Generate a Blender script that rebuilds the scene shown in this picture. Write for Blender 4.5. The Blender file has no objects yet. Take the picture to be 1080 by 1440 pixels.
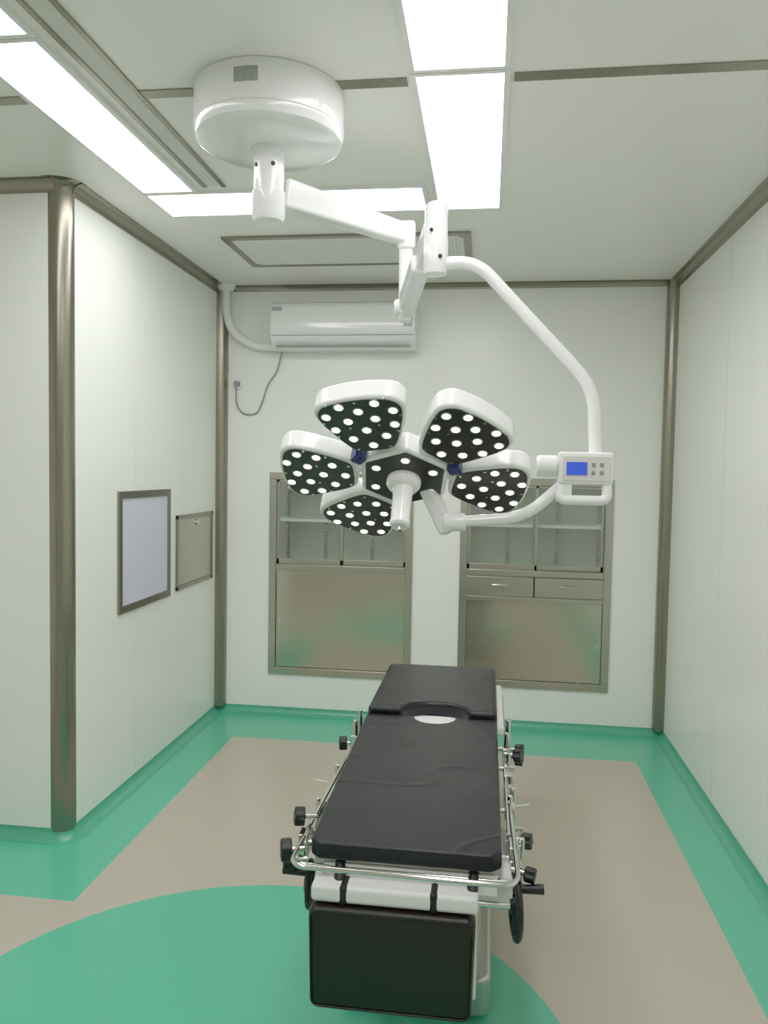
import bpy, bmesh, math, random
from mathutils import Matrix, Vector
random.seed(3)
scene=bpy.context.scene
COL=bpy.context.collection
# ------------------------------------------------------------ materials
def mat(name,col,rough=.5,metal=0.0,noise=0.0,nscale=8.0,bump=0.0,bscale=30.0,coat=0.0,emit=None,es=0.0,spec=0.5,stretch=None,bdist=.02):
    m=bpy.data.materials.new(name); m.use_nodes=True
    nt=m.node_tree; b=nt.nodes["Principled BSDF"]
    b.inputs["Base Color"].default_value=(*col,1); b.inputs["Roughness"].default_value=rough
    b.inputs["Metallic"].default_value=metal; b.inputs["Coat Weight"].default_value=coat
    b.inputs["Specular IOR Level"].default_value=spec
    if emit: b.inputs["Emission Color"].default_value=(*emit,1); b.inputs["Emission Strength"].default_value=es
    if noise>0 or bump>0:
        tc=nt.nodes.new("ShaderNodeTexCoord"); src=tc.outputs["Object"]
        if stretch:
            mp=nt.nodes.new("ShaderNodeMapping"); mp.inputs["Scale"].default_value=stretch; mp.inputs["Rotation"].default_value=(0,0,.6); nt.links.new(src,mp.inputs[0]); src=mp.outputs[0]
    if noise>0:
        n=nt.nodes.new("ShaderNodeTexNoise"); n.inputs["Scale"].default_value=nscale; n.inputs["Detail"].default_value=4
        nt.links.new(src,n.inputs["Vector"])
        r=nt.nodes.new("ShaderNodeMix"); r.data_type='RGBA'
        r.inputs[6].default_value=(*[c*(1-noise) for c in col],1); r.inputs[7].default_value=(*[min(1,c*(1+noise)) for c in col],1)
        nt.links.new(n.outputs[0],r.inputs[0]); nt.links.new(r.outputs[2],b.inputs["Base Color"])
    if bump>0:
        n2=nt.nodes.new("ShaderNodeTexNoise"); n2.inputs["Scale"].default_value=bscale; n2.inputs["Detail"].default_value=3
        nt.links.new(src,n2.inputs["Vector"])
        bp=nt.nodes.new("ShaderNodeBump"); bp.inputs["Strength"].default_value=bump; bp.inputs["Distance"].default_value=bdist
        nt.links.new(n2.outputs[0],bp.inputs["Height"]); nt.links.new(bp.outputs[0],b.inputs["Normal"])
    return m
WALL=mat("wall_panel_enamel",(.885,.90,.84),.28,noise=.02,nscale=1.5)
CEIL=mat("ceiling_panel_enamel",(.93,.92,.86),.3,noise=.02,nscale=1.5)
SEAM=mat("seam_grey",(.66,.68,.62),.5)
STEEL=mat("brushed_steel_dark",(.235,.215,.165),.26,.95,noise=.08,nscale=5)
STEELC=mat("cabinet_steel",(.42,.405,.335),.26,.92,noise=.06,nscale=4)
DOORM=mat("cabinet_door_mirror_steel",(.50,.48,.385),.17,.97)
CHROME=mat("chrome",(.66,.65,.62),.12,1.0)
BRUSH=mat("stainless_base",(.50,.49,.45),.3,.9)
WHITE=mat("glossy_white_plastic",(.89,.90,.885),.16,coat=.4)
WHITE2=mat("white_paint",(.86,.87,.85),.35)
def leather_creased():
    m=mat("black_leatherette",(.0016,.0020,.0048),.36,spec=.24); nt=m.node_tree; b=nt.nodes["Principled BSDF"]; L=nt.links
    tc=nt.nodes.new("ShaderNodeTexCoord"); mp=nt.nodes.new("ShaderNodeMapping"); mp.inputs["Scale"].default_value=(1.0,1.3,1); mp.inputs["Rotation"].default_value=(0,0,.7)
    L.new(tc.outputs["Object"],mp.inputs[0])
    def noise(sc,det,off=0):
        n=nt.nodes.new("ShaderNodeTexNoise"); n.inputs["Scale"].default_value=sc; n.inputs["Detail"].default_value=det; n.inputs["Roughness"].default_value=.4; L.new(mp.outputs[0],n.inputs["Vector"]); return n.outputs[0]
    def math_(op,a,c):
        n=nt.nodes.new("ShaderNodeMath"); n.operation=op
        for i,v in enumerate((a,c)):
            if v is None: continue
            if isinstance(v,(int,float)): n.inputs[i].default_value=v
            else: L.new(v,n.inputs[i])
        return n.outputs[0]
    d=math_('ABSOLUTE',math_('SUBTRACT',noise(2.1,1.2),.52),None)
    mr=nt.nodes.new("ShaderNodeMapRange"); mr.interpolation_type='SMOOTHSTEP'; L.new(d,mr.inputs[0]); mr.inputs[1].default_value=0; mr.inputs[2].default_value=.03; mr.inputs[3].default_value=1; mr.inputs[4].default_value=0
    h=math_('ADD',math_('MULTIPLY',mr.outputs[0],.05),math_('MULTIPLY',noise(1.8,1),.45))
    h=math_('ADD',h,math_('MULTIPLY',noise(220,1),.005))
    bp=nt.nodes.new("ShaderNodeBump"); bp.inputs["Strength"].default_value=.6; bp.inputs["Distance"].default_value=.05
    L.new(h,bp.inputs["Height"]); L.new(bp.outputs[0],b.inputs["Normal"]); return m
LEATH=leather_creased()
LEATHB=mat("black_leatherette_leg",(.0065,.0038,.0022),.32,bump=.12,bscale=90,spec=.25)
RUB=mat("black_rubber",(.003,.003,.0035),.42,spec=.28)
LAMPF=mat("lamp_face_dark",(.018,.0175,.016),.36,noise=.3,nscale=60,spec=.28)
RING=mat("led_ring",(.26,.26,.24),.3,.5)
LED=mat("led_emitter",(1,1,1),.4,emit=(1,.98,.93),es=5)
LED.cycles.emission_sampling='NONE'
PANEL=mat("ceiling_light_diffuser",(1,1,1),.5,emit=(.99,1.0,.985),es=9.0)
BLUE=mat("blue_clip",(.005,.01,.12),.4)
LCD=mat("lcd_screen",(.02,.05,.5),.2,emit=(.01,.04,.42),es=.5)
GREYP=mat("grey_plastic",(.22,.23,.23),.4)
LABEL=mat("label_silver",(.30,.31,.30),.4,.3,noise=.4,nscale=120)
VENTM=mat("vent_mesh",(.86,.87,.82),.5)
VENTB=mat("vent_backing",(.55,.56,.51),.5)
FILM=mat("film_viewer_screen",(.60,.63,.76),.3,noise=.03,nscale=6)
BRICKSH=mat("cabinet_interior",(.58,.61,.55),.35,.3)
GREENB=mat("green_vinyl",(.045,.36,.21),.28)
DARK=mat("dark_gap",(.03,.03,.03),.7)
CREAM=mat("panel_cream",(.66,.66,.60),.4)
def glass():
    m=bpy.data.materials.new("cabinet_glass"); m.use_nodes=True; nt=m.node_tree; nt.nodes.clear()
    o=nt.nodes.new("ShaderNodeOutputMaterial"); mx=nt.nodes.new("ShaderNodeMixShader"); t=nt.nodes.new("ShaderNodeBsdfTransparent"); g=nt.nodes.new("ShaderNodeBsdfGlossy")
    t.inputs[0].default_value=(.90,.94,.90,1); g.inputs["Roughness"].default_value=.03; mx.inputs[0].default_value=.11
    nt.links.new(t.outputs[0],mx.inputs[1]); nt.links.new(g.outputs[0],mx.inputs[2]); nt.links.new(mx.outputs[0],o.inputs[0]); return m
GLASS=glass()
def floormat():
    m=bpy.data.materials.new("vinyl_floor_two_tone"); m.use_nodes=True; nt=m.node_tree; b=nt.nodes["Principled BSDF"]
    g=nt.nodes.new("ShaderNodeNewGeometry"); s=nt.nodes.new("ShaderNodeSeparateXYZ"); nt.links.new(g.outputs["Position"],s.inputs[0])
    def M(op,a,c=None):
        n=nt.nodes.new("ShaderNodeMath"); n.operation=op
        for i,v in enumerate((a,c)):
            if v is None: continue
            if isinstance(v,(int,float)): n.inputs[i].default_value=v
            else: nt.links.new(v,n.inputs[i])
        return n.outputs[0]
    x,y=s.outputs[0],s.outputs[1]
    inner=M('MULTIPLY',M('MULTIPLY',M('GREATER_THAN',x,-1.49),M('LESS_THAN',x,.87)),M('LESS_THAN',y,4.50))
    left=M('MULTIPLY',M('LESS_THAN',x,-1.48),M('LESS_THAN',y,2.66))
    beige=M('MAXIMUM',inner,left)
    dx=M('SUBTRACT',x,-.66); dy=M('SUBTRACT',y,1.92)
    d=M('SQRT',M('ADD',M('MULTIPLY',dx,dx),M('MULTIPLY',dy,dy)))
    circ=M('LESS_THAN',d,.98)
    green=M('MAXIMUM',M('SUBTRACT',1.0,beige),circ)
    def two(col,amt):
        n=nt.nodes.new("ShaderNodeTexNoise"); n.inputs["Scale"].default_value=160; n.inputs["Detail"].default_value=3
        nt.links.new(g.outputs["Position"],n.inputs["Vector"])
        r=nt.nodes.new("ShaderNodeMix"); r.data_type='RGBA'
        r.inputs[6].default_value=(*[c*(1-amt) for c in col],1); r.inputs[7].default_value=(*[c*(1+amt) for c in col],1)
        nt.links.new(n.outputs[0],r.inputs[0]); return r.outputs[2]
    mx=nt.nodes.new("ShaderNodeMix"); mx.data_type='RGBA'
    nt.links.new(green,mx.inputs[0]); nt.links.new(two((.45,.395,.31),.14),mx.inputs[6]); nt.links.new(two((.06,.45,.27),.05),mx.inputs[7])
    nt.links.new(mx.outputs[2],b.inputs["Base Color"]); b.inputs["Roughness"].default_value=.25
    return m
FLOOR=floormat()
# ------------------------------------------------------------ helpers
def empty(name,loc=(0,0,0)):
    e=bpy.data.objects.new(name,None); e.location=loc; e.empty_display_size=.1; COL.objects.link(e); return e
def fin(o,mt,parent=None,bevel=0,seg=3,smooth=True):
    if mt: 
        o.data.materials.clear(); o.data.materials.append(mt)
    COL.objects.link(o)
    if bevel>0:
        md=o.modifiers.new("b","BEVEL"); md.width=bevel; md.segments=seg; md.limit_method='ANGLE'; md.angle_limit=math.radians(40)
    if smooth:
        for p in o.data.polygons: p.use_smooth=True
        a=o.modifiers.new("w","WEIGHTED_NORMAL") if bevel>0 else None
        if bevel==0:
            bm=bmesh.new(); bm.from_mesh(o.data)
            for e in bm.edges:
                if len(e.link_faces)!=2 or e.calc_face_angle(0)>math.radians(38): e.smooth=False
            bm.to_mesh(o.data); bm.free()
    if parent:
        o.parent=parent; o.matrix_parent_inverse=Matrix.Translation(-Vector(parent.location))
    return o
def mesh_obj(name,bm):
    bmesh.ops.recalc_face_normals(bm,faces=bm.faces)
    me=bpy.data.meshes.new(name); bm.to_mesh(me); bm.free(); return bpy.data.objects.new(name,me)
def add_box(bm,x0,x1,y0,y1,z0,z1):
    r=bmesh.ops.create_cube(bm,size=1)
    for v in r['verts']:
        v.co=Vector((x0+(v.co.x+.5)*(x1-x0),y0+(v.co.y+.5)*(y1-y0),z0+(v.co.z+.5)*(z1-z0)))
def box(name,x0,x1,y0,y1,z0,z1,mt,parent=None,bevel=0):
    bm=bmesh.new(); add_box(bm,x0,x1,y0,y1,z0,z1); return fin(mesh_obj(name,bm),mt,parent,bevel,smooth=bevel>0)
def boxes(name,L,mt,parent=None,bevel=0):
    bm=bmesh.new()
    for b in L: add_box(bm,*b)
    return fin(mesh_obj(name,bm),mt,parent,bevel,smooth=bevel>0)
def frame_of(d):
    d=Vector(d).normalized(); u=d.orthogonal().normalized(); return u,d.cross(u),d
def add_lathe(bm,p,d,prof,seg=40):
    u,v,w=frame_of(d); p=Vector(p); rings=[]
    for r,h in prof:
        if r<1e-6: rings.append([bm.verts.new(p+w*h)])
        else: rings.append([bm.verts.new(p+w*h+(u*math.cos(2*math.pi*i/seg)+v*math.sin(2*math.pi*i/seg))*r) for i in range(seg)])
    for a,b in zip(rings,rings[1:]):
        for i in range(seg):
            j=(i+1)%seg
            if len(a)==1 and len(b)==1: continue
            if len(a)==1: bm.faces.new((a[0],b[i],b[j]))
            elif len(b)==1: bm.faces.new((a[i],b[0],a[j]))
            else: bm.faces.new((a[i],b[i],b[j],a[j]))
def lathe(name,p,d,prof,mt,parent=None,seg=40):
    bm=bmesh.new(); add_lathe(bm,p,d,prof,seg); return fin(mesh_obj(name,bm),mt,parent)
def add_rod(bm,a,b,r,r2=None,seg=20,c=None):
    a=Vector(a); b=Vector(b); L=(b-a).length; r2=r if r2 is None else r2; c=min(r,r2)*.18 if c is None else c
    add_lathe(bm,a,b-a,[(0,0),(r-c,0),(r,c),(r2,L-c),(r2-c,L),(0,L)],seg)
def rod(name,a,b,r,mt,parent=None,r2=None,seg=28):
    bm=bmesh.new(); add_rod(bm,a,b,r,r2,seg); return fin(mesh_obj(name,bm),mt,parent)
def fillet(pts,rad,n=8):
    P=[Vector(p) for p in pts]; out=[P[0]]
    for i in range(1,len(P)-1):
        a=(P[i-1]-P[i]); b=(P[i+1]-P[i]); r=min(rad,a.length*.48,b.length*.48)
        s=P[i]+a.normalized()*r; e=P[i]+b.normalized()*r
        for k in range(n+1):
            t=k/n; out.append(s*(1-t)**2+P[i]*2*t*(1-t)+e*t*t)
    out.append(P[-1]); return out
def add_tube(bm,pts,r,rad=.05,seg=18):
    P=fillet(pts,rad); t=(P[1]-P[0]).normalized(); u=t.orthogonal().normalized(); rings=[]
    for i,p in enumerate(P):
        if i==0: d=P[1]-P[0]
        elif i==len(P)-1: d=P[-1]-P[-2]
        else: d=P[i+1]-P[i-1]
        d.normalize(); u=(u-d*u.dot(d)).normalized(); v=d.cross(u)
        rings.append([bm.verts.new(p+(u*math.cos(2*math.pi*k/seg)+v*math.sin(2*math.pi*k/seg))*r) for k in range(seg)])
    for a,b in zip(rings,rings[1:]):
        for k in range(seg):
            j=(k+1)%seg; bm.faces.new((a[k],b[k],b[j],a[j]))
    bm.faces.new(rings[0]); bm.faces.new(rings[-1])
def tube(name,pts,r,mt,parent=None,rad=.05):
    bm=bmesh.new(); add_tube(bm,pts,r,rad); return fin(mesh_obj(name,bm),mt,parent)
def add_prism(bm,out,O,U,V,N,d0,d1):
    O,U,V,N=map(Vector,(O,U,V,N))
    a=[bm.verts.new(O+U*x+V*y+N*d0) for x,y in out]; b=[bm.verts.new(O+U*x+V*y+N*d1) for x,y in out]; n=len(out)
    bm.faces.new(a); bm.faces.new(b)
    for i in range(n): bm.faces.new((a[i],a[(i+1)%n],b[(i+1)%n],b[i]))
def prism(name,out,O,U,V,N,d0,d1,mt,parent=None,bevel=0,seg=3):
    bm=bmesh.new(); add_prism(bm,out,O,U,V,N,d0,d1); return fin(mesh_obj(name,bm),mt,parent,bevel,seg)
def beam(name,a,b,w,h,mt,parent=None,bevel=.008,w2=None,h2=None):
    a=Vector(a); b=Vector(b); d=(b-a).normalized(); s=d.cross(Vector((0,0,1)))
    s=s.normalized() if s.length>1e-3 else Vector((1,0,0)); t=s.cross(d); w2=w2 or w; h2=h2 or h
    bm=bmesh.new(); A=[bm.verts.new(a+s*w/2*i+t*h/2*j) for i,j in ((-1,-1),(1,-1),(1,1),(-1,1))]; B=[bm.verts.new(b+s*w2/2*i+t*h2/2*j) for i,j in ((-1,-1),(1,-1),(1,1),(-1,1))]
    bm.faces.new(A); bm.faces.new(B)
    for i in range(4): bm.faces.new((A[i],A[(i+1)%4],B[(i+1)%4],B[i]))
    return fin(mesh_obj(name,bm),mt,parent,bevel)
def rounded_rect(x0,x1,y0,y1,r,n=6):
    o=[]
    for cx,cy,a in ((x1-r,y1-r,0),(x0+r,y1-r,90),(x0+r,y0+r,180),(x1-r,y0+r,270)):
        for k in range(n+1):
            t=math.radians(a+90*k/n); o.append((cx+r*math.cos(t),cy+r*math.sin(t)))
    return o
# ------------------------------------------------------------ room
XL,XR,YB,H=-1.76,1.11,4.98,2.8
XFL,YN,YF=-3.3,3.10,-2.2
box("floor",XFL-.1,XR+.1,YF-.1,YB+.1,-.08,0,FLOOR)
box("ceiling",XFL-.1,XR+.1,YF-.1,YB+.1,H+.0,H+.08,CEIL)
LC=(-1.40,-.475,.28,1.59); RC=(-.155,.765,.27,1.58)
T=.12
boxes("wall_back",[(XL-.1,LC[0],YB,YB+T,0,H),(LC[1],RC[0],YB,YB+T,0,H),(RC[1],XR+.1,YB,YB+T,0,H),
 (LC[0],LC[1],YB,YB+T,0,LC[2]),(LC[0],LC[1],YB,YB+T,LC[3],H),(RC[0],RC[1],YB,YB+T,0,RC[2]),(RC[0],RC[1],YB,YB+T,RC[3],H)],WALL)
box("wall_right",XR,XR+.1,YF,YB,0,H,WALL)
box("wall_left",XL-.1,XL,YN+.04,YB,0,H,WALL)
box("wall_left_return",XFL,XL-.05,YN,YN+.1,0,H,WALL)
box("wall_left_far",XFL-.1,XFL,YF,YN,0,H,WALL)
box("wall_front",XFL,XR,YF-.1,YF,0,H,WALL)
sm=[]
for y in (4.35,3.75): sm.append((XL,XL+.001,y-.0015,y+.0015,.07,H-.05))
for y in (3.9,2.75,1.6,.45): sm.append((XR-.001,XR,y-.0015,y+.0015,.07,H-.05))
for x in (-2.9,): sm.append((x-.0015,x+.0015,YN-.001,YN,.07,H-.05))
boxes("trim_1",sm,SEAM)
def cove(name,a,b,nrm,r=.045):
    a=Vector(a); b=Vector(b); nrm=Vector(nrm); bm=bmesh.new(); A=[];B=[]
    prof=[(0,r+.004),(.003,r+.004)]+[(r-r*math.cos(math.pi/2*k/8)+.003,r-r*math.sin(math.pi/2*k/8)+.002) for k in range(9)]+[(r+.003,0),(0,0)]
    for n,h in prof:
        A.append(bm.verts.new(a+nrm*n+Vector((0,0,h)))); B.append(bm.verts.new(b+nrm*n+Vector((0,0,h))))
    for i in range(len(prof)-1): bm.faces.new((A[i],B[i],B[i+1],A[i+1]))
    return fin(mesh_obj(name,bm),GREENB)
cove("baseboard_back",(XL,YB,0),(XR,YB,0),(0,-1,0))
cove("baseboard_right",(XR,YF,0),(XR,YB,0),(-1,0,0))
cove("baseboard_left",(XL,YN+.04,0),(XL,YB,0),(1,0,0))
cove("baseboard_left_return",(XFL,YN,0),(XL-.045,YN,0),(0,-1,0))
CX,CY=XL-.052,YN+.048
lathe("trim_2",(CX,CY,.0),(0,0,1),[(.056,.03),(.056,H)],STEEL,seg=56)
lathe("baseboard_corner",(CX,CY,0),(0,0,1),[(.053+.045,.0)]+[(.055+.045-.045*math.sin(math.pi/2*k/8),.045-.045*math.cos(math.pi/2*k/8)) for k in range(9)]+[(.053,.049)],GREENB,seg=56)
def quart(name,x,y,sx,w=.062):
    bm=bmesh.new(); A=[];B=[]
    pr=[(w*.25+w*.75*math.sin(t), w*.25+w*.75*math.cos(t)) for t in [math.pi/2*k/10 for k in range(11)]]
    pr=[(0,w)]+pr+[(w,0)]
    for px,py in pr:
        A.append(bm.verts.new((x+sx*px,y-py,.045))); B.append(bm.verts.new((x+sx*px,y-py,H)))
    for i in range(len(pr)-1): bm.faces.new((A[i],B[i],B[i+1],A[i+1]))
    return fin(mesh_obj(name,bm),STEEL)
quart("trim_3",XL,YB,1); quart("trim_4",XR,YB,-1)
def ctrim(name,a,b,nrm,w=.042):
    a=Vector(a); b=Vector(b); nrm=Vector(nrm); bm=bmesh.new(); A=[];B=[]
    pr=[(0,w),(.004,w)]+[(.004+(w-.004)*(1-math.cos(t)),(w-(w-.004)*math.sin(t))) for t in [math.pi/2*k/8 for k in range(1,9)]]+[(w,0)]
    for n,h in pr:
        A.append(bm.verts.new(a+nrm*n-Vector((0,0,h)))); B.append(bm.verts.new(b+nrm*n-Vector((0,0,h))))
    for i in range(len(pr)-1): bm.faces.new((A[i],B[i],B[i+1],A[i+1]))
    return fin(mesh_obj(name,bm),STEEL)
ctrim("trim_5",(XL,YB,H),(XR,YB,H),(0,-1,0),.035); ctrim("trim_6",(XR,YF,H),(XR,YB,H),(-1,0,0),.05)
ctrim("trim_7",(XL,YN+.04,H),(XL,YB,H),(1,0,0),.05); ctrim("trim_8",(XFL,YN,H),(XL-.05,YN,H),(0,-1,0),.05)
lathe("trim_11",(CX,CY,H),(0,0,-1),[(.105,0)]+[(.055+.05*(1-math.sin(math.pi/2*k/8)),.05-.05*math.cos(math.pi/2*k/8)) for k in range(9)],STEEL,seg=56)
boxes("trim_9",[(XFL,-1.50,2.395,2.445,H-.004,H),(-1.12,-.27,2.395,2.445,H-.004,H),(.05,XR-.05,2.395,2.445,H-.004,H)],STEEL)
boxes("trim_10",[(-1.215,-1.198,-1.2,3.22,H-.006,H),(-1.132,-1.115,-1.2,3.22,H-.006,H)],STEEL)
box("trim_12",-1.198,-1.132,-1.2,3.22,H-.002,H,SEAM)
# ------------------------------------------------------------ ceiling light panels
def lightpanel(x0,x1,y0,y1):
    e=empty("ceiling_light_panel",((x0+x1)/2,(y0+y1)/2,H))
    f=.018
    boxes("frame",[(x0-f,x1+f,y0-f,y0,H-.012,H),(x0-f,x1+f,y1,y1+f,H-.012,H),(x0-f,x0,y0,y1,H-.012,H),(x1,x1+f,y0,y1,H-.012,H)],WHITE2,e)
    box("diffuser",x0,x1,y0,y1,H-.008,H-.002,PANEL,e)
lightpanel(-.24,.02,1.16,2.335); lightpanel(-.24,.02,2.375,3.55); lightpanel(-.24,.02,-.05,1.12)
lightpanel(-1.485,-1.27,.86,2.04); lightpanel(-1.485,-1.27,2.08,3.24); lightpanel(-1.485,-1.27,-.35,.82)
lightpanel(-1.485,-.30,3.28,3.55)
# ------------------------------------------------------------ ceiling vent
e=empty("ceiling_air_vent",(-.75,4.2,H))
x0,x1,y0,y1=-1.38,-.11,3.91,4.47; f=.040
boxes("frame",[(x0,x1,y0,y0+f,H-.012,H),(x0,x1,y1-f,y1,H-.012,H),(x0,x0+f,y0+f,y1-f,H-.012,H),(x1-f,x1,y0+f,y1-f,H-.012,H)],STEEL,e)
boxes("inner_rim",[(x0+f,x1-f,y0+f,y0+f+.02,H-.010,H),(x0+f,x1-f,y1-f-.02,y1-f,H-.010,H),(x0+f,x0+f+.02,y0+f,y1-f,H-.010,H),(x1-f-.02,x1-f,y0+f,y1-f,H-.010,H)],VENTM,e)
L=[]
for i in range(64):
    x=x0+f+.012+i*(x1-x0-2*f-.024)/63; L.append((x-.005,x+.005,y0+f,y1-f,H-.006,H-.004))
for i in range(26):
    y=y0+f+.012+i*(y1-y0-2*f-.024)/25; L.append((x0+f,x1-f,y-.005,y+.005,H-.0065,H-.005))
boxes("grille_bars",L,VENTM,e)
box("backing",x0+f,x1-f,y0+f,y1-f,H-.003,H-.001,VENTB,e)
# ------------------------------------------------------------ cabinets
def cabinet(x0,x1,z0,z1,zs,drawers,zd=None):
    e=empty("recessed_steel_cabinet",((x0+x1)/2,YB,z0)); D=.34; t=.012; g=.002
    X0,X1,Z0,Z1=x0+g,x1-g,z0+g,z1-g
    boxes("carcass",[(X0,X0+t,YB,YB+D,Z0,Z1),(X1-t,X1,YB,YB+D,Z0,Z1),(X0,X1,YB,YB+D,Z0,Z0+t),(X0,X1,YB,YB+D,Z1-t,Z1),(X0,X1,YB+D-t,YB+D,Z0,Z1),(X0,X1,YB+.04,YB+D,zs-.012,zs+.010)],BRICKSH,e)
    F=.036; y0,y1=YB-.014,YB-.001
    boxes("face_frame",[(x0-.01,x1+.01,y0,y1,z1-F,z1+.01),(x0-.01,x1+.01,y0,y1,z0-.01,z0+F),(x0-.01,x0+F,y0,y1,z0+F,z1-F),(x1-F,x1+.01,y0,y1,z0+F,z1-F),(x0+F,x1-F,y0,y1,zs-.025,zs+.015)],STEELC,e,.003)
    xm=(x0+x1)/2
    fr=.018
    L=[]
    for a,b,yy in ((x0+F,xm+.015,YB+.006),(xm-.015,x1-F,YB+.024)):
        za,zb=zs+.015,z1-F
        L+=[(a,b,yy,yy+.014,za,za+.035),(a,b,yy,yy+.014,zb-fr,zb),(a,a+fr,yy,yy+.014,za,zb),(b-fr,b,yy,yy+.014,za,zb)]
        box("glass_door_pane",a+fr,b-fr,yy+.005,yy+.009,za+.035,zb-fr,GLASS,e)
    boxes("glass_door_frames",L,STEELC,e,.002)
    zsh=(zs+z1)/2-.01
    boxes("shelf",[(x0+t,x1-t,YB+.05,YB+D-t,zsh,zsh+.018)],WHITE2,e)
    L=[]
    for sx in (x0+.03,x0+.30,x1-.30,x1-.03):
        L.append((sx-.012,sx+.012,YB+D-t-.012,YB+D-t,zs+.02,z1-.02))
    boxes("shelf_uprights",L,STEELC,e)
    L=[]
    for sx in (x0+.30,x1-.30,x0+.03,x1-.03):
        for k in range(22):
            z=zs+.05+k*.022
            if z<z1-.06: L.append((sx-.004,sx+.004,YB+D-t-.0135,YB+D-t-.012,z,z+.010))
    boxes("upright_slots",L,DARK,e)
    zt=zs-.025
    if drawers:
        zl=zd
        for i,(a,b) in enumerate(((x0+F,xm-.004),(xm+.004,x1-F))):
            box("drawer_%d"%(i+1),a,b,YB-.012,YB+.25,zl+.012,zt-.004,STEELC,e,.003)
            c=(a+b)/2
            tube("drawer_handle_%d"%(i+1),[(c-.05,YB-.012,zl+.085),(c-.05,YB-.034,zl+.085),(c+.05,YB-.034,zl+.085),(c+.05,YB-.012,zl+.085)],.006,CHROME,e,.015)
        zt=zl
        boxes("drawer_rail",[(x0+F,x1-F,y0,y1,zl-.02,zl+.010)],STEELC,e,.002); zt=zl-.02
    box("lower_door",x0+F,x1-F,YB+.004,YB+.02,z0+F,zt,DOORM,e,.003)
    for c in (x0+F+.03,x1-F-.03):
        lathe("finger_pull",(c,YB+.004,(z0+zt)/2),(0,-1,0),[(.014,0),(.014,.003),(.010,.003),(.009,.001),(0,.001)],CHROME,e,20)
    return e
cabinet(LC[0],LC[1],LC[2],LC[3],.985,False)
cabinet(RC[0],RC[1],RC[2],RC[3],.995,True,.83)
# ------------------------------------------------------------ air conditioner
e=empty("wall_air_conditioner",(-.91,YB,2.5))
out=[(0,0),(.0,.29),(-.13,.29),(-.175,.275),(-.20,.245),(-.205,.12),(-.195,.07),(-.165,.02),(-.12,0)]
prism("housing",out,(-1.365,YB-.002,2.375),(0,1,0),(0,0,1),(1,0,0),0,.905,WHITE,e,.008)
box("air_outlet_louvre",-1.33,-.49,YB-.195,YB-.13,2.384,2.392,GREYP,e)
box("panel_joint",-1.355,-.47,YB-.2085,YB-.20,2.449,2.4515,GREYP,e)
box("brand_label",-1.355,-1.29,YB-.206,YB-.2,2.60,2.625,LABEL,e)
box("display_sticker",-.53,-.475,YB-.2085,YB-.2,2.50,2.60,LABEL,e)
e=empty("air_conditioner_pipe",(-1.70,YB-.05,2.6))
tube("insulated_pipe",[(-1.70,YB-.05,H-.03),(-1.70,YB-.05,2.62),(-1.66,YB-.05,2.50),(-1.52,YB-.05,2.405),(-1.355,YB-.06,2.40)],.026,WHITE2,e,.12)
lathe("ceiling_collar",(-1.70,YB-.05,H),(0,0,-1),[(.06,0),(.06,.012),(.045,.035),(.028,.04)],WHITE2,e)
e=empty("wall_socket",(-1.63,YB,2.17))
lathe("socket_plate",(-1.63,YB,2.17),(0,-1,0),[(.034,0),(.034,.012),(.03,.018),(0,.018)],WHITE2,e)
lathe("plug",(-1.63,YB-.018,2.17),(0,-1,0),[(.02,0),(.018,.03),(0,.032)],GREYP,e)
tube("power_cord",[(-1.63,YB-.045,2.165),(-1.635,YB-.03,2.04),(-1.60,YB-.015,1.975),(-1.50,YB-.015,1.97),(-1.46,YB-.015,2.06),(-1.43,YB-.015,2.17),(-1.37,YB-.015,2.24),(-1.33,YB-.03,2.38)],.005,GREYP,e,.07)
lathe("cable_clip",(-1.68,YB,2.28),(0,-1,0),[(.018,0),(.016,.01),(0,.012)],WHITE2,e)
# ------------------------------------------------------------ left wall items
e=empty("film_viewer_box",(XL,3.86,1.2))
y0,y1,z0,z1=3.55,4.17,.90,1.50; f=.038
boxes("frame",[(XL,XL+.012,y0,y1,z0,z0+f),(XL,XL+.012,y0,y1,z1-f,z1),(XL,XL+.012,y0,y0+f,z0+f,z1-f),(XL,XL+.012,y1-f,y1,z0+f,z1-f)],STEEL,e,.003)
box("screen",XL,XL+.006,y0+f,y1-f,z0+f,z1-f,FILM,e)
e=empty("wall_access_hatch",(XL,4.57,1.13))
y0,y1,z0,z1=4.26,4.85,.91,1.345
boxes("frame",[(XL,XL+.010,y0,y1,z0,z0+.025),(XL,XL+.010,y0,y1,z1-.025,z1),(XL,XL+.010,y0,y0+.025,z0,z1),(XL,XL+.010,y1-.025,y1,z0,z1)],STEEL,e,.002)
box("hatch_door",XL,XL+.007,y0+.03,y1-.03,z0+.03,z1-.03,STEELC,e,.002)
lathe("latch",(XL+.007,4.57,1.29),(1,0,0),[(.018,0),(.016,.01),(0,.012)],CHROME,e,24)
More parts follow.
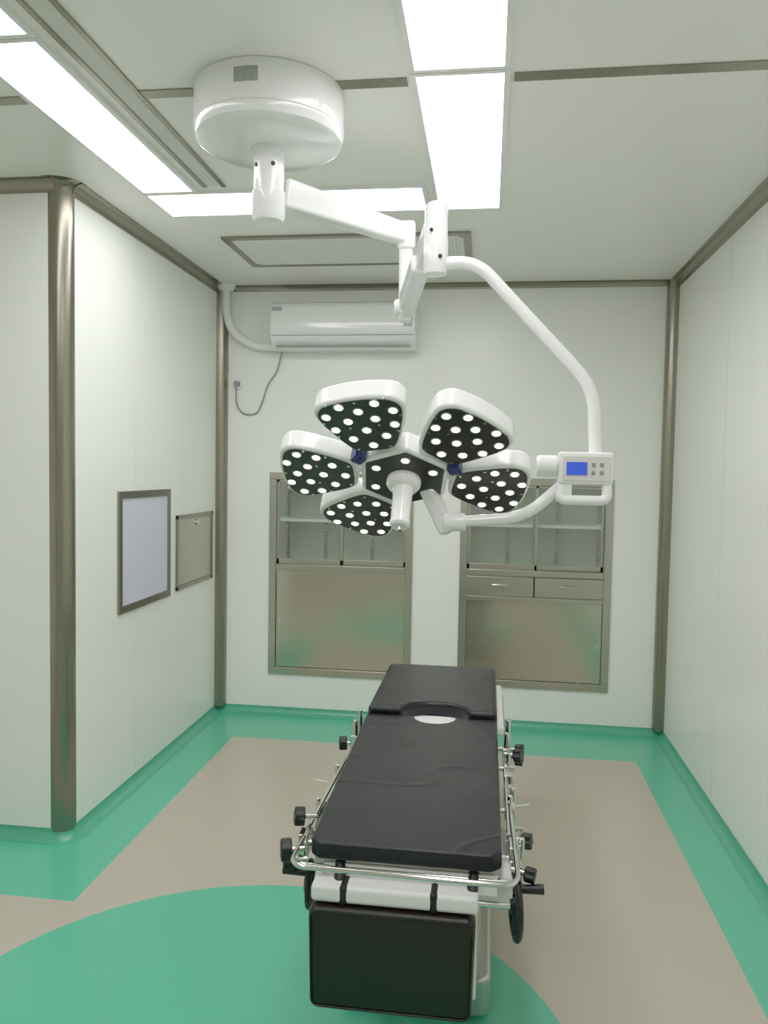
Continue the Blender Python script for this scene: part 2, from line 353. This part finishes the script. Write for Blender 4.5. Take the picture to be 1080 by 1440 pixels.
# ------------------------------------------------------------ surgical lamp
lamp=empty("surgical_shadowless_lamp",(-.71,2.44,H))
cx,cy=-.71,2.46
lathe("ceiling_canopy",(cx,cy,H),(0,0,-1),[(.230,0),(.234,.004),(.235,.125),(.228,.150),(.207,.163),(.12,.168),(.06,.172),(0,.172)],WHITE,lamp,72)
bm=bmesh.new(); 
add_lathe(bm,(cx,cy,H-.118),(0,0,-1),[(.2355,0),(.2362,.001),(.2362,.002),(.2355,.003)],72)
fin(mesh_obj("canopy_seam",bm),SEAM,lamp)
bm=bmesh.new()
for i in range(8):
    a=[math.radians(-100+i*2.2+k*2.2) for k in (0,1)]
    q=[bm.verts.new((cx+.2363*math.cos(t),cy+.2363*math.sin(t),z)) for t,z in ((a[0],H-.030),(a[1],H-.030),(a[1],H-.072),(a[0],H-.072))]
    bm.faces.new(q)
fin(mesh_obj("rating_label",bm),LABEL,lamp)
lathe("drop_tube",(cx,cy,H-.17),(0,0,-1),[(.056,0),(.056,.012),(.049,.014),(.048,.13),(.052,.135),(.052,.215),(.045,.225),(.02,.228),(0,.228)],WHITE,lamp)
for an in (-60,-130): 
    t=math.radians(an); rod("screw",(cx+.047*math.cos(t),cy+.047*math.sin(t),H-.23),(cx+.052*math.cos(t),cy+.052*math.sin(t),H-.23),.007,RUB,lamp)
EL=Vector((-.305,2.80,2.455))
beam("extension_arm",(cx+.035,cy+.03,2.500),EL+Vector((-.01,-.01,0)),.068,.095,WHITE,lamp,.012,.054,.07)
beam("elbow_head",(EL.x-.0,EL.y,2.50),(EL.x,EL.y,2.40),.062,.062,WHITE,lamp,.012)
beam("elbow_post",(EL.x,EL.y,2.42),(EL.x,EL.y,2.15),.05,.05,WHITE,lamp,.012,.045,.045)
rod("elbow_pivot",(EL.x-.036,EL.y-.01,2.20),(EL.x+.036,EL.y-.01,2.20),.028,WHITE,lamp)
JT=Vector((-.165,2.30,0))
beam("spring_arm",(EL.x+.005,EL.y-.01,2.20),(JT.x-.012,JT.y+.03,2.325),.050,.085,WHITE,lamp,.014,.05,.075)
beam("spring_arm_cover",(EL.x+.012,EL.y-.06,2.205),(JT.x-.06,JT.y+.17,2.27),.056,.06,WHITE,lamp,.012)
lathe("front_joint",(JT.x,JT.y,2.395),(0,0,-1),[(0,0),(.022,0),(.031,.008),(.033,.02),(.034,.10),(.036,.104),(.036,.19),(.033,.203),(.02,.208),(0,.208)],WHITE,lamp)
rod("joint_screw",(JT.x-.01,JT.y-.030,2.31),(JT.x-.012,JT.y-.037,2.31),.005,RUB,lamp)
rod("joint_screw",(JT.x+.015,JT.y-.030,2.235),(JT.x+.016,JT.y-.037,2.235),.006,RUB,lamp)
tube("suspension_tube",[(JT.x,JT.y,2.222),(-.045,2.30,2.225),(.290,2.28,1.865),(.300,2.27,1.66)],.018,WHITE,lamp,.07)
# control unit
cb=(.193,.343,2.215,2.265,1.592,1.682)
box("control_box",*cb,WHITE,lamp,.008)
box("control_face",cb[0]+.012,cb[1]-.008,cb[2]-.003,cb[2]+.002,cb[4]+.010,cb[5]-.012,CREAM,lamp,.001)
box("lcd",cb[0]+.022,cb[0]+.078,cb[2]-.005,cb[2],cb[4]+.026,cb[5]-.028,LCD,lamp)
bz=[]
for i in range(2):
    for j in range(2): bz.append((cb[0]+.090+i*.022,cb[0]+.100+i*.022,cb[2]-.0055,cb[2],cb[4]+.028+j*.022,cb[4]+.038+j*.022))
boxes("buttons",bz,GREYP,lamp,.001)
rod("side_knob",(cb[0]-.058,2.24,1.642),(cb[0],2.24,1.642),.031,WHITE,lamp)
tube("box_handle",[(cb[0]+.012,2.235,1.60),(cb[0]+.005,2.225,1.548),(cb[1]-.015,2.225,1.548),(cb[1]-.015,2.235,1.60)],.014,WHITE,lamp,.02)
box("handle_bracket",cb[0]-.005,cb[0]+.04,2.22,2.26,1.54,1.60,WHITE,lamp,.008)
tube("lower_suspension_tube",[(cb[0]+.01,2.24,1.585),(.105,2.25,1.495),(-.085,2.25,1.478)],.0165,WHITE,lamp,.07)
# lamp head
P=Vector((-.236,2.22,1.603))
N=Vector((.0,-.585,-.811)).normalized(); U=Vector((1,0,-.02)); U=(U-N*U.dot(N)).normalized(); V=U.cross(N); 
if V.z<0: V=-V
beam("yoke_link",(-.108,2.255,1.445),P-N*.045+(U*.045-V*.05),.05,.045,WHITE,lamp,.012)
rod("yoke_joint",(-.125,2.25,1.475),(-.06,2.25,1.478),.026,WHITE,lamp)
def cr(pts,n=6):
    o=[];m=len(pts)
    for i in range(m):
        p0,p1,p2,p3=[Vector(pts[(i+k-1)%m]) for k in range(4)]
        for k in range(n):
            t=k/n; o.append(tuple(.5*((2*p1)+(p2-p0)*t+(2*p0-5*p1+4*p2-p3)*t*t+(3*p1-p0-3*p2+p3)*t**3)))
    return o
base=[(-.110,-.050),(-.114,0),(-.110,.050),(-.085,.073),(-.03,.098),(.025,.118),(.065,.122),(.094,.100),(.106,.055),(.110,0),(.106,-.055),(.094,-.100),(.065,-.122),(.025,-.118),(-.03,-.098),(-.085,-.073)]
def scaled(o,s): return [(x*s,y*s) for x,y in o]
ledpos=[(-.080,0),(-.046,-.046),(-.046,.046),(-.016,0),(-.004,-.080),(-.002,.082),(.026,-.036),(.026,.038),(.050,-.090),(.052,.090),(.060,.000),(.084,-.050),(.084,.045)]
def petal(k,ang,R=.242,tw=0,sc=1.0):
    t=math.radians(ang); O=P+(U*math.cos(t)+V*math.sin(t))*R; t=math.radians(ang+tw)
    Ur=U*math.cos(t)+V*math.sin(t); Vt=-U*math.sin(t)+V*math.cos(t)
    o=scaled(cr(base),sc)
    prism("petal_housing_%d"%k,o,O,Ur,Vt,-N,.0,.062,WHITE,lamp,.010,4)
    prism("petal_face_%d"%k,scaled(o,.91),O,Ur,Vt,N,0,.0025,LAMPF,lamp,0)
    return O,Ur,Vt
leds=bmesh.new(); rings=bmesh.new(); screws=bmesh.new()
LP=((111,-10,.246,1.0),(48,2,.240,1.0),(-11,0,.246,1.0),(178,0,.248,1.0),(236,0,.246,1.0))
for k,(ang,tw,RR,sc) in enumerate(LP):
    O,Ur,Vt=petal(k+1,ang,RR,tw,sc)
    for a,b in ledpos:
        q=O+Ur*a+Vt*b
        add_lathe(leds,q,N,[(.0112,.0035),(0,.005)],20)
        add_lathe(rings,q,N,[(.0150,.002),(.0150,.0035),(.0114,.0045),(.0110,.003)],20)
    for a,b in ((-.092,-.045),(-.092,.045),(.03,-.105),(.028,.105),(.096,-.078),(.096,.078),(.0,-.04),(.0,.04),(-.03,-.083),(-.03,.082),(.094,0)):
        add_lathe(screws,O+Ur*a+Vt*b,N,[(.004,.002),(.004,.004),(0,.0045)],10)
HR=.140
hexo=[(HR*math.cos(math.radians(60*i+24)),HR*math.sin(math.radians(60*i+24))) for i in range(6)]
prism("hub_housing",hexo,P,U,V,-N,-.006,.062,WHITE,lamp,.012,4)
prism("hub_face",scaled(hexo,.90),P,U,V,N,.006,.009,LAMPF,lamp,0)
for i in range(6):
    t2=math.radians(60*i+24)
    q=P+(U*math.cos(t2)+V*math.sin(t2))*.092+N*.006
    add_lathe(leds,q,N,[(.0112,.0035),(0,.005)],20); add_lathe(rings,q,N,[(.0150,.002),(.0150,.0035),(.0114,.0045),(.0110,.003)],20)
fin(mesh_obj("led_lenses",leds),LED,lamp); fin(mesh_obj("led_rings",rings),RING,lamp); fin(mesh_obj("face_screws",screws),CHROME,lamp)
for ang,_,_,_ in LP:
    t=math.radians(ang); d=U*math.cos(t)+V*math.sin(t)
    beam("petal_bracket",P+d*.09-N*.03,P+d*.17-N*.03,.07,.03,WHITE,lamp,.006)
for ang in (143,19):
    t=math.radians(ang); d=U*math.cos(t)+V*math.sin(t); s=-U*math.sin(t)+V*math.cos(t); O=P+d*.152
    prism("blue_clip",rounded_rect(-.018,.018,-.015,.015,.003,3),O,d,s,N,-.03,.012,BLUE,lamp,.002)
    for q in (-.009,0,.009): prism("blue_clip_rib",rounded_rect(-.002,.002,-.016,.016,.001,2),O+d*q,d,s,N,-.03,.014,BLUE,lamp)
lathe("sterile_handle",P+N*.008,N,[(.048,0),(.050,.008),(.048,.020),(.040,.030),(.030,.036),(.029,.050),(.0275,.055),(.0265,.137),(.028,.142),(.028,.152),(.022,.158),(0,.158)],WHITE,lamp)
lathe("camera_tip",P+N*.166,N,[(.008,0),(.006,.012),(0,.014)],CHROME,lamp,16)
# ------------------------------------------------------------ operating table
tb=empty("operating_table",(-.19,2.6,0))
x0,x1=-.445,.060; ZT=.65
def pad(name,out,z0,z1,bev=.02,mt=LEATH):
    return prism(name,out,(0,0,0),(1,0,0),(0,1,0),(0,0,1),z0,z1,mt,tb,bev,5)
ym=3.06
def notch(cx_,y,hw,dep,n=14):
    return [(cx_+hw*math.cos(math.pi*k/n),y+dep*math.sin(math.pi*k/n)) for k in range(n+1)]
xc=-.185
main=[(x0+.03,1.955),(x1-.025,1.955),(x1,1.98)]+[(x1,ym-.012),(x1-.012,ym)]+notch(xc,ym,.080,-.080)+[(x0+.0,ym),(x0-.012,ym-.012),(x0+.005,1.98)]
pad("seat_back_cushion",main,.604,ZT,.018)
hd=[(x0-.012,ym+.012),(x0-.012,3.77),(x0+.012,3.80),(x1-.02,3.80),(x1,3.77),(x1,ym+.012)]+notch(xc,ym+.012,.13,.10)
pad("head_cushion",hd,.612,.675,.018)
boxes("cushion_base_plate",[(x0+.015,x1-.015,1.98,3.75,.570,.603)],BRUSH,tb,.004)
box("notch_plate",xc-.12,xc+.12,ym-.10,ym+.11,.599,.618,WHITE2,tb,.003)
box("head_board",x0+.0,x1+.028,ym+.03,3.72,.582,.611,WHITE2,tb,.006)
for s,xx in ((-1,x0-.028),(1,x1+.028)):
    n="left" if s<0 else "right"
    boxes("side_rail_"+n,[(xx-.005,xx+.005,2.05,2.98,.560,.592),(xx-.005,xx+.005,3.12,3.60,.560,.592)],CHROME,tb,.003)
    bm=bmesh.new()
    for y in (2.1,2.4,2.75,2.95,3.2,3.5):
        add_rod(bm,(xx,y,.576),(xx-s*.055,y,.576),.009)
    fin(mesh_obj("rail_standoffs_"+n,bm),CHROME,tb)
tube("foot_rod",[(x0-.02,2.62,.62),(x0-.025,2.25,.622),(x0-.035,1.93,.612),(x0-.01,1.90,.610),(x1+.02,1.895,.608),(x1+.04,1.93,.610),(x1+.032,2.25,.622),(x1+.02,2.62,.62)],.0065,CHROME,tb,.03)
tube("foot_rod_lower",[(x0-.035,2.25,.575),(x0-.05,1.98,.585),(x0-.02,1.955,.588),(x0+.06,1.955,.588)],.005,CHROME,tb,.03)
def knob(p,d,r=.024,h=.03,name="clamp_knob"):
    u,v,w=frame_of(d); o=[]
    for k in range(40):
        t=2*math.pi*k/40; rr=r*(1+.14*math.cos(5*t)); o.append((rr*math.cos(t),rr*math.sin(t)))
    prism(name,o,p,u,v,w,0,h,RUB,tb,.005,3)
    rod(name+"_stem",Vector(p)-w*.035,Vector(p)+w*.002,.007,CHROME,tb)
def clamp(x,y,z,s):
    box("rail_clamp",x-.016,x+.016,y-.02,y+.02,z-.035,z+.03,CHROME,tb,.005)
    rod("clamp_post",(x,y,z-.03),(x,y,z+.085),.010,CHROME,tb)
    knob((x+s*.030,y-.005,z-.005),(s,-.25,0))
for (x,y,s) in ((x0-.033,2.90,-1),(x1+.033,2.86,1)): clamp(x,y,.585,s)
rod("clamp_post",(x0-.03,3.0,.56),(x0-.03,3.0,.68),.008,CHROME,tb); rod("clamp_post",(x1+.04,2.95,.56),(x1+.04,2.95,.69),.009,CHROME,tb)
box("rail_clamp",x0-.048,x0-.02,2.05,2.10,.555,.62,CHROME,tb,.005)
knob((x0-.045,2.12,.640),(-1,-.35,.1)); knob((x0-.048,1.985,.610),(-1,-.35,.0),.027)
knob((x0-.045,2.0,.575),(-1,-.3,0),.022)
knob((x1+.055,2.80,.61),(1,-.3,.1),.022); knob((x1+.065,2.88,.60),(1,-.3,0),.022)
box("rail_clamp",x1+.02,x1+.048,2.30,2.36,.555,.625,CHROME,tb,.005); box("rail_clamp",x1+.02,x1+.05,2.08,2.14,.545,.615,CHROME,tb,.005)
box("rail_clamp",x1+.015,x1+.05,2.55,2.62,.555,.63,CHROME,tb,.005)
# latch mechanism along the right-hand rail
bm=bmesh.new()
for a,b,r in (((x1+.03,2.33,.60),(x1+.03,2.33,.655),.008),((x1+.045,2.44,.565),(x1+.045,2.44,.635),.007),((x1+.02,2.22,.605),(x1+.065,2.22,.605),.009),((x1+.02,2.70,.60),(x1+.06,2.70,.60),.009),((x1+.035,2.70,.56),(x1+.035,2.70,.65),.007),((x1+.03,2.03,.56),(x1+.03,2.50,.60),.005),((x1+.055,2.10,.575),(x1+.055,2.10,.635),.008),((x1+.02,2.48,.635),(x1+.02,2.12,.632),.0045)):
    add_rod(bm,a,b,r)
for y in (2.18,2.40,2.50): add_box(bm,x1+.015,x1+.042,y-.014,y+.014,.555,.615)
fin(mesh_obj("rail_latch_mechanism",bm),CHROME,tb)
bm=bmesh.new()
for a,b,r in (((x0-.035,2.25,.57),(x0-.035,2.25,.64),.007),((x0-.035,2.55,.57),(x0-.035,2.55,.63),.007),((x0-.055,2.12,.60),(x0-.01,2.12,.60),.008)):
    add_rod(bm,a,b,r)
for y in (2.28,2.60): add_box(bm,x0-.042,x0-.015,y-.014,y+.014,.555,.610)
fin(mesh_obj("left_rail_latches",bm),CHROME,tb)
knob((x1+.056,2.15,.605),(1,-.3,.1),.020); knob((x1+.058,2.0,.590),(1,-.3,-.1),.018)
rod("lever_rod",(x1+.045,2.62,.54),(x1+.055,2.02,.545),.006,CHROME,tb)
rod("lever_rod",(x1+.02,2.50,.60),(x1+.050,2.02,.59),.005,CHROME,tb)
rod("lever_rod",(x0-.035,2.62,.54),(x0-.045,2.05,.55),.006,CHROME,tb)
rod("gas_strut",(x1+.02,2.5,.47),(x1+.03,2.02,.53),.010,CHROME,tb)
rod("tie_pin",(x0-.04,2.42,.62),(x0-.09,2.43,.622),.0013,WHITE2,tb); rod("tie_pin",(x1+.04,2.36,.61),(x1+.09,2.37,.615),.0013,WHITE2,tb)
boxes("under_frame",[(x0+.03,x0+.07,2.0,3.0,.530,.571),(x1-.07,x1-.03,2.0,3.0,.530,.571),(x0+.03,x1-.03,2.2,2.26,.53,.57),(x0+.03,x1-.03,2.85,2.91,.53,.57),(x1-.06,x1+.030,2.0,2.12,.49,.571)],WHITE2,tb,.004)
rod("hinge_bolt",(x0+.09,1.935,.54),(x0+.085,1.985,.592),.015,RUB,tb); rod("hinge_bolt",(x1-.075,1.935,.54),(x1-.07,1.985,.592),.014,RUB,tb)
rod("hinge_plate_pin",(x0+.02,1.975,.575),(x1+.02,1.975,.575),.008,CHROME,tb)
box("hinge_cross_plate",x0+.04,x1-.01,1.972,1.985,.535,.59,WHITE2,tb,.003)
lx0,lx1=-.424,-.003
box("leg_board",lx0-.000,lx1+.004,1.948,1.97,.27,.56,WHITE2,tb,.006)
box("leg_board_top",lx0+.000,lx1+.006,1.905,1.965,.517,.562,WHITE2,tb,.012)
for sx in (lx0+.085,lx0+.315):
    boxes("strap",[(sx-.012,sx+.012,1.901,1.969,.511,.566)],RUB,tb,.012)
lp=[(x*(1+(z-.38)*.12)+ (-.21)*(-(z-.38)*.12),z) for x,z in rounded_rect(lx0,lx1-.002,.250,.512,.022)]
prism("leg_cushion",lp,(0,1.952,0),(1,0,0),(0,0,1),(0,-1,0),0,.062,LEATHB,tb,.016,5)
bm=bmesh.new(); add_tube(bm,[(x*(1+(z-.38)*.12)+ (-.21)*(-(z-.38)*.12),1.890,z) for x,z in rounded_rect(lx0+.006,lx1-.008,.256,.506,.02)]+[(lx1-.006,1.890,.47)],.0028,.005,8)
fin(mesh_obj("leg_cushion_piping",bm),RUB,tb)
def wheel(c,r,s,nm):
    c=Vector(c); bm=bmesh.new(); seg=48
    pr=[(r+.010*math.cos(2*math.pi*k/12),.009*math.sin(2*math.pi*k/12)) for k in range(13)]
    add_lathe(bm,c,(1,.12,0),pr,seg)
    add_lathe(bm,c-Vector((.015,0,0)),(1,.12,0),[(0,0),(.020,0),(.020,.03),(0,.03)],20)
    for k in range(3):
        t=math.radians(120*k+20); add_rod(bm,c,c+Vector((0,math.cos(t),math.sin(t)))*r,.007)
    add_rod(bm,c+Vector((0,-.02,r*.75)),c+Vector((s*.070,-.02,r*.75+.005)),.010,.013)
    fin(mesh_obj(nm,bm),RUB,tb)
    rod(nm+"_shaft",c,c-Vector((s*.10,0,0)),.009,CHROME,tb)
wheel((x1+.038,2.0,.500),.076,1,"hand_wheel_right")
wheel((x0-.010,2.04,.490),.055,-1,"hand_wheel_left")
box("pedestal_column",-.36,.01,2.36,2.78,.10,.50,BRUSH,tb,.012)
box("column_sleeve",-.33,-.03,2.45,2.75,.48,.571,CHROME,tb,.01)
prism("pedestal_base",rounded_rect(-.41,.045,2.24,3.10,.04),(0,0,0),(1,0,0),(0,1,0),(0,0,1),0.018,.135,BRUSH,tb,.012,4)
bm=bmesh.new()
for x in (-.36,0.0):
    for y in (2.34,3.03): add_rod(bm,(x,y,0.0),(x,y,.03),.022)
fin(mesh_obj("base_feet",bm),RUB,tb)
# ------------------------------------------------------------ camera, world
cam=bpy.data.cameras.new("camera"); co=bpy.data.objects.new("camera",cam); COL.objects.link(co)
Mx=Matrix.Rotation(math.radians(7.5),3,'Z')@Matrix.Rotation(math.radians(87),3,'X')@Matrix.Rotation(math.radians(1.0),3,'Z')
co.matrix_world=Matrix.Translation((0,0,1.62))@Mx.to_4x4()
cam.sensor_fit='VERTICAL'; cam.sensor_height=24; cam.lens=24*1100/1440; cam.clip_start=.05
scene.camera=co
w=bpy.data.worlds.new("world"); w.use_nodes=True; w.node_tree.nodes["Background"].inputs[0].default_value=(.8,.85,.8,1); w.node_tree.nodes["Background"].inputs[1].default_value=.3; scene.world=w
scene.view_settings.view_transform='Standard'
scene.view_settings.look='None'
scene.view_settings.exposure=0.0
scene.view_settings.gamma=1.4
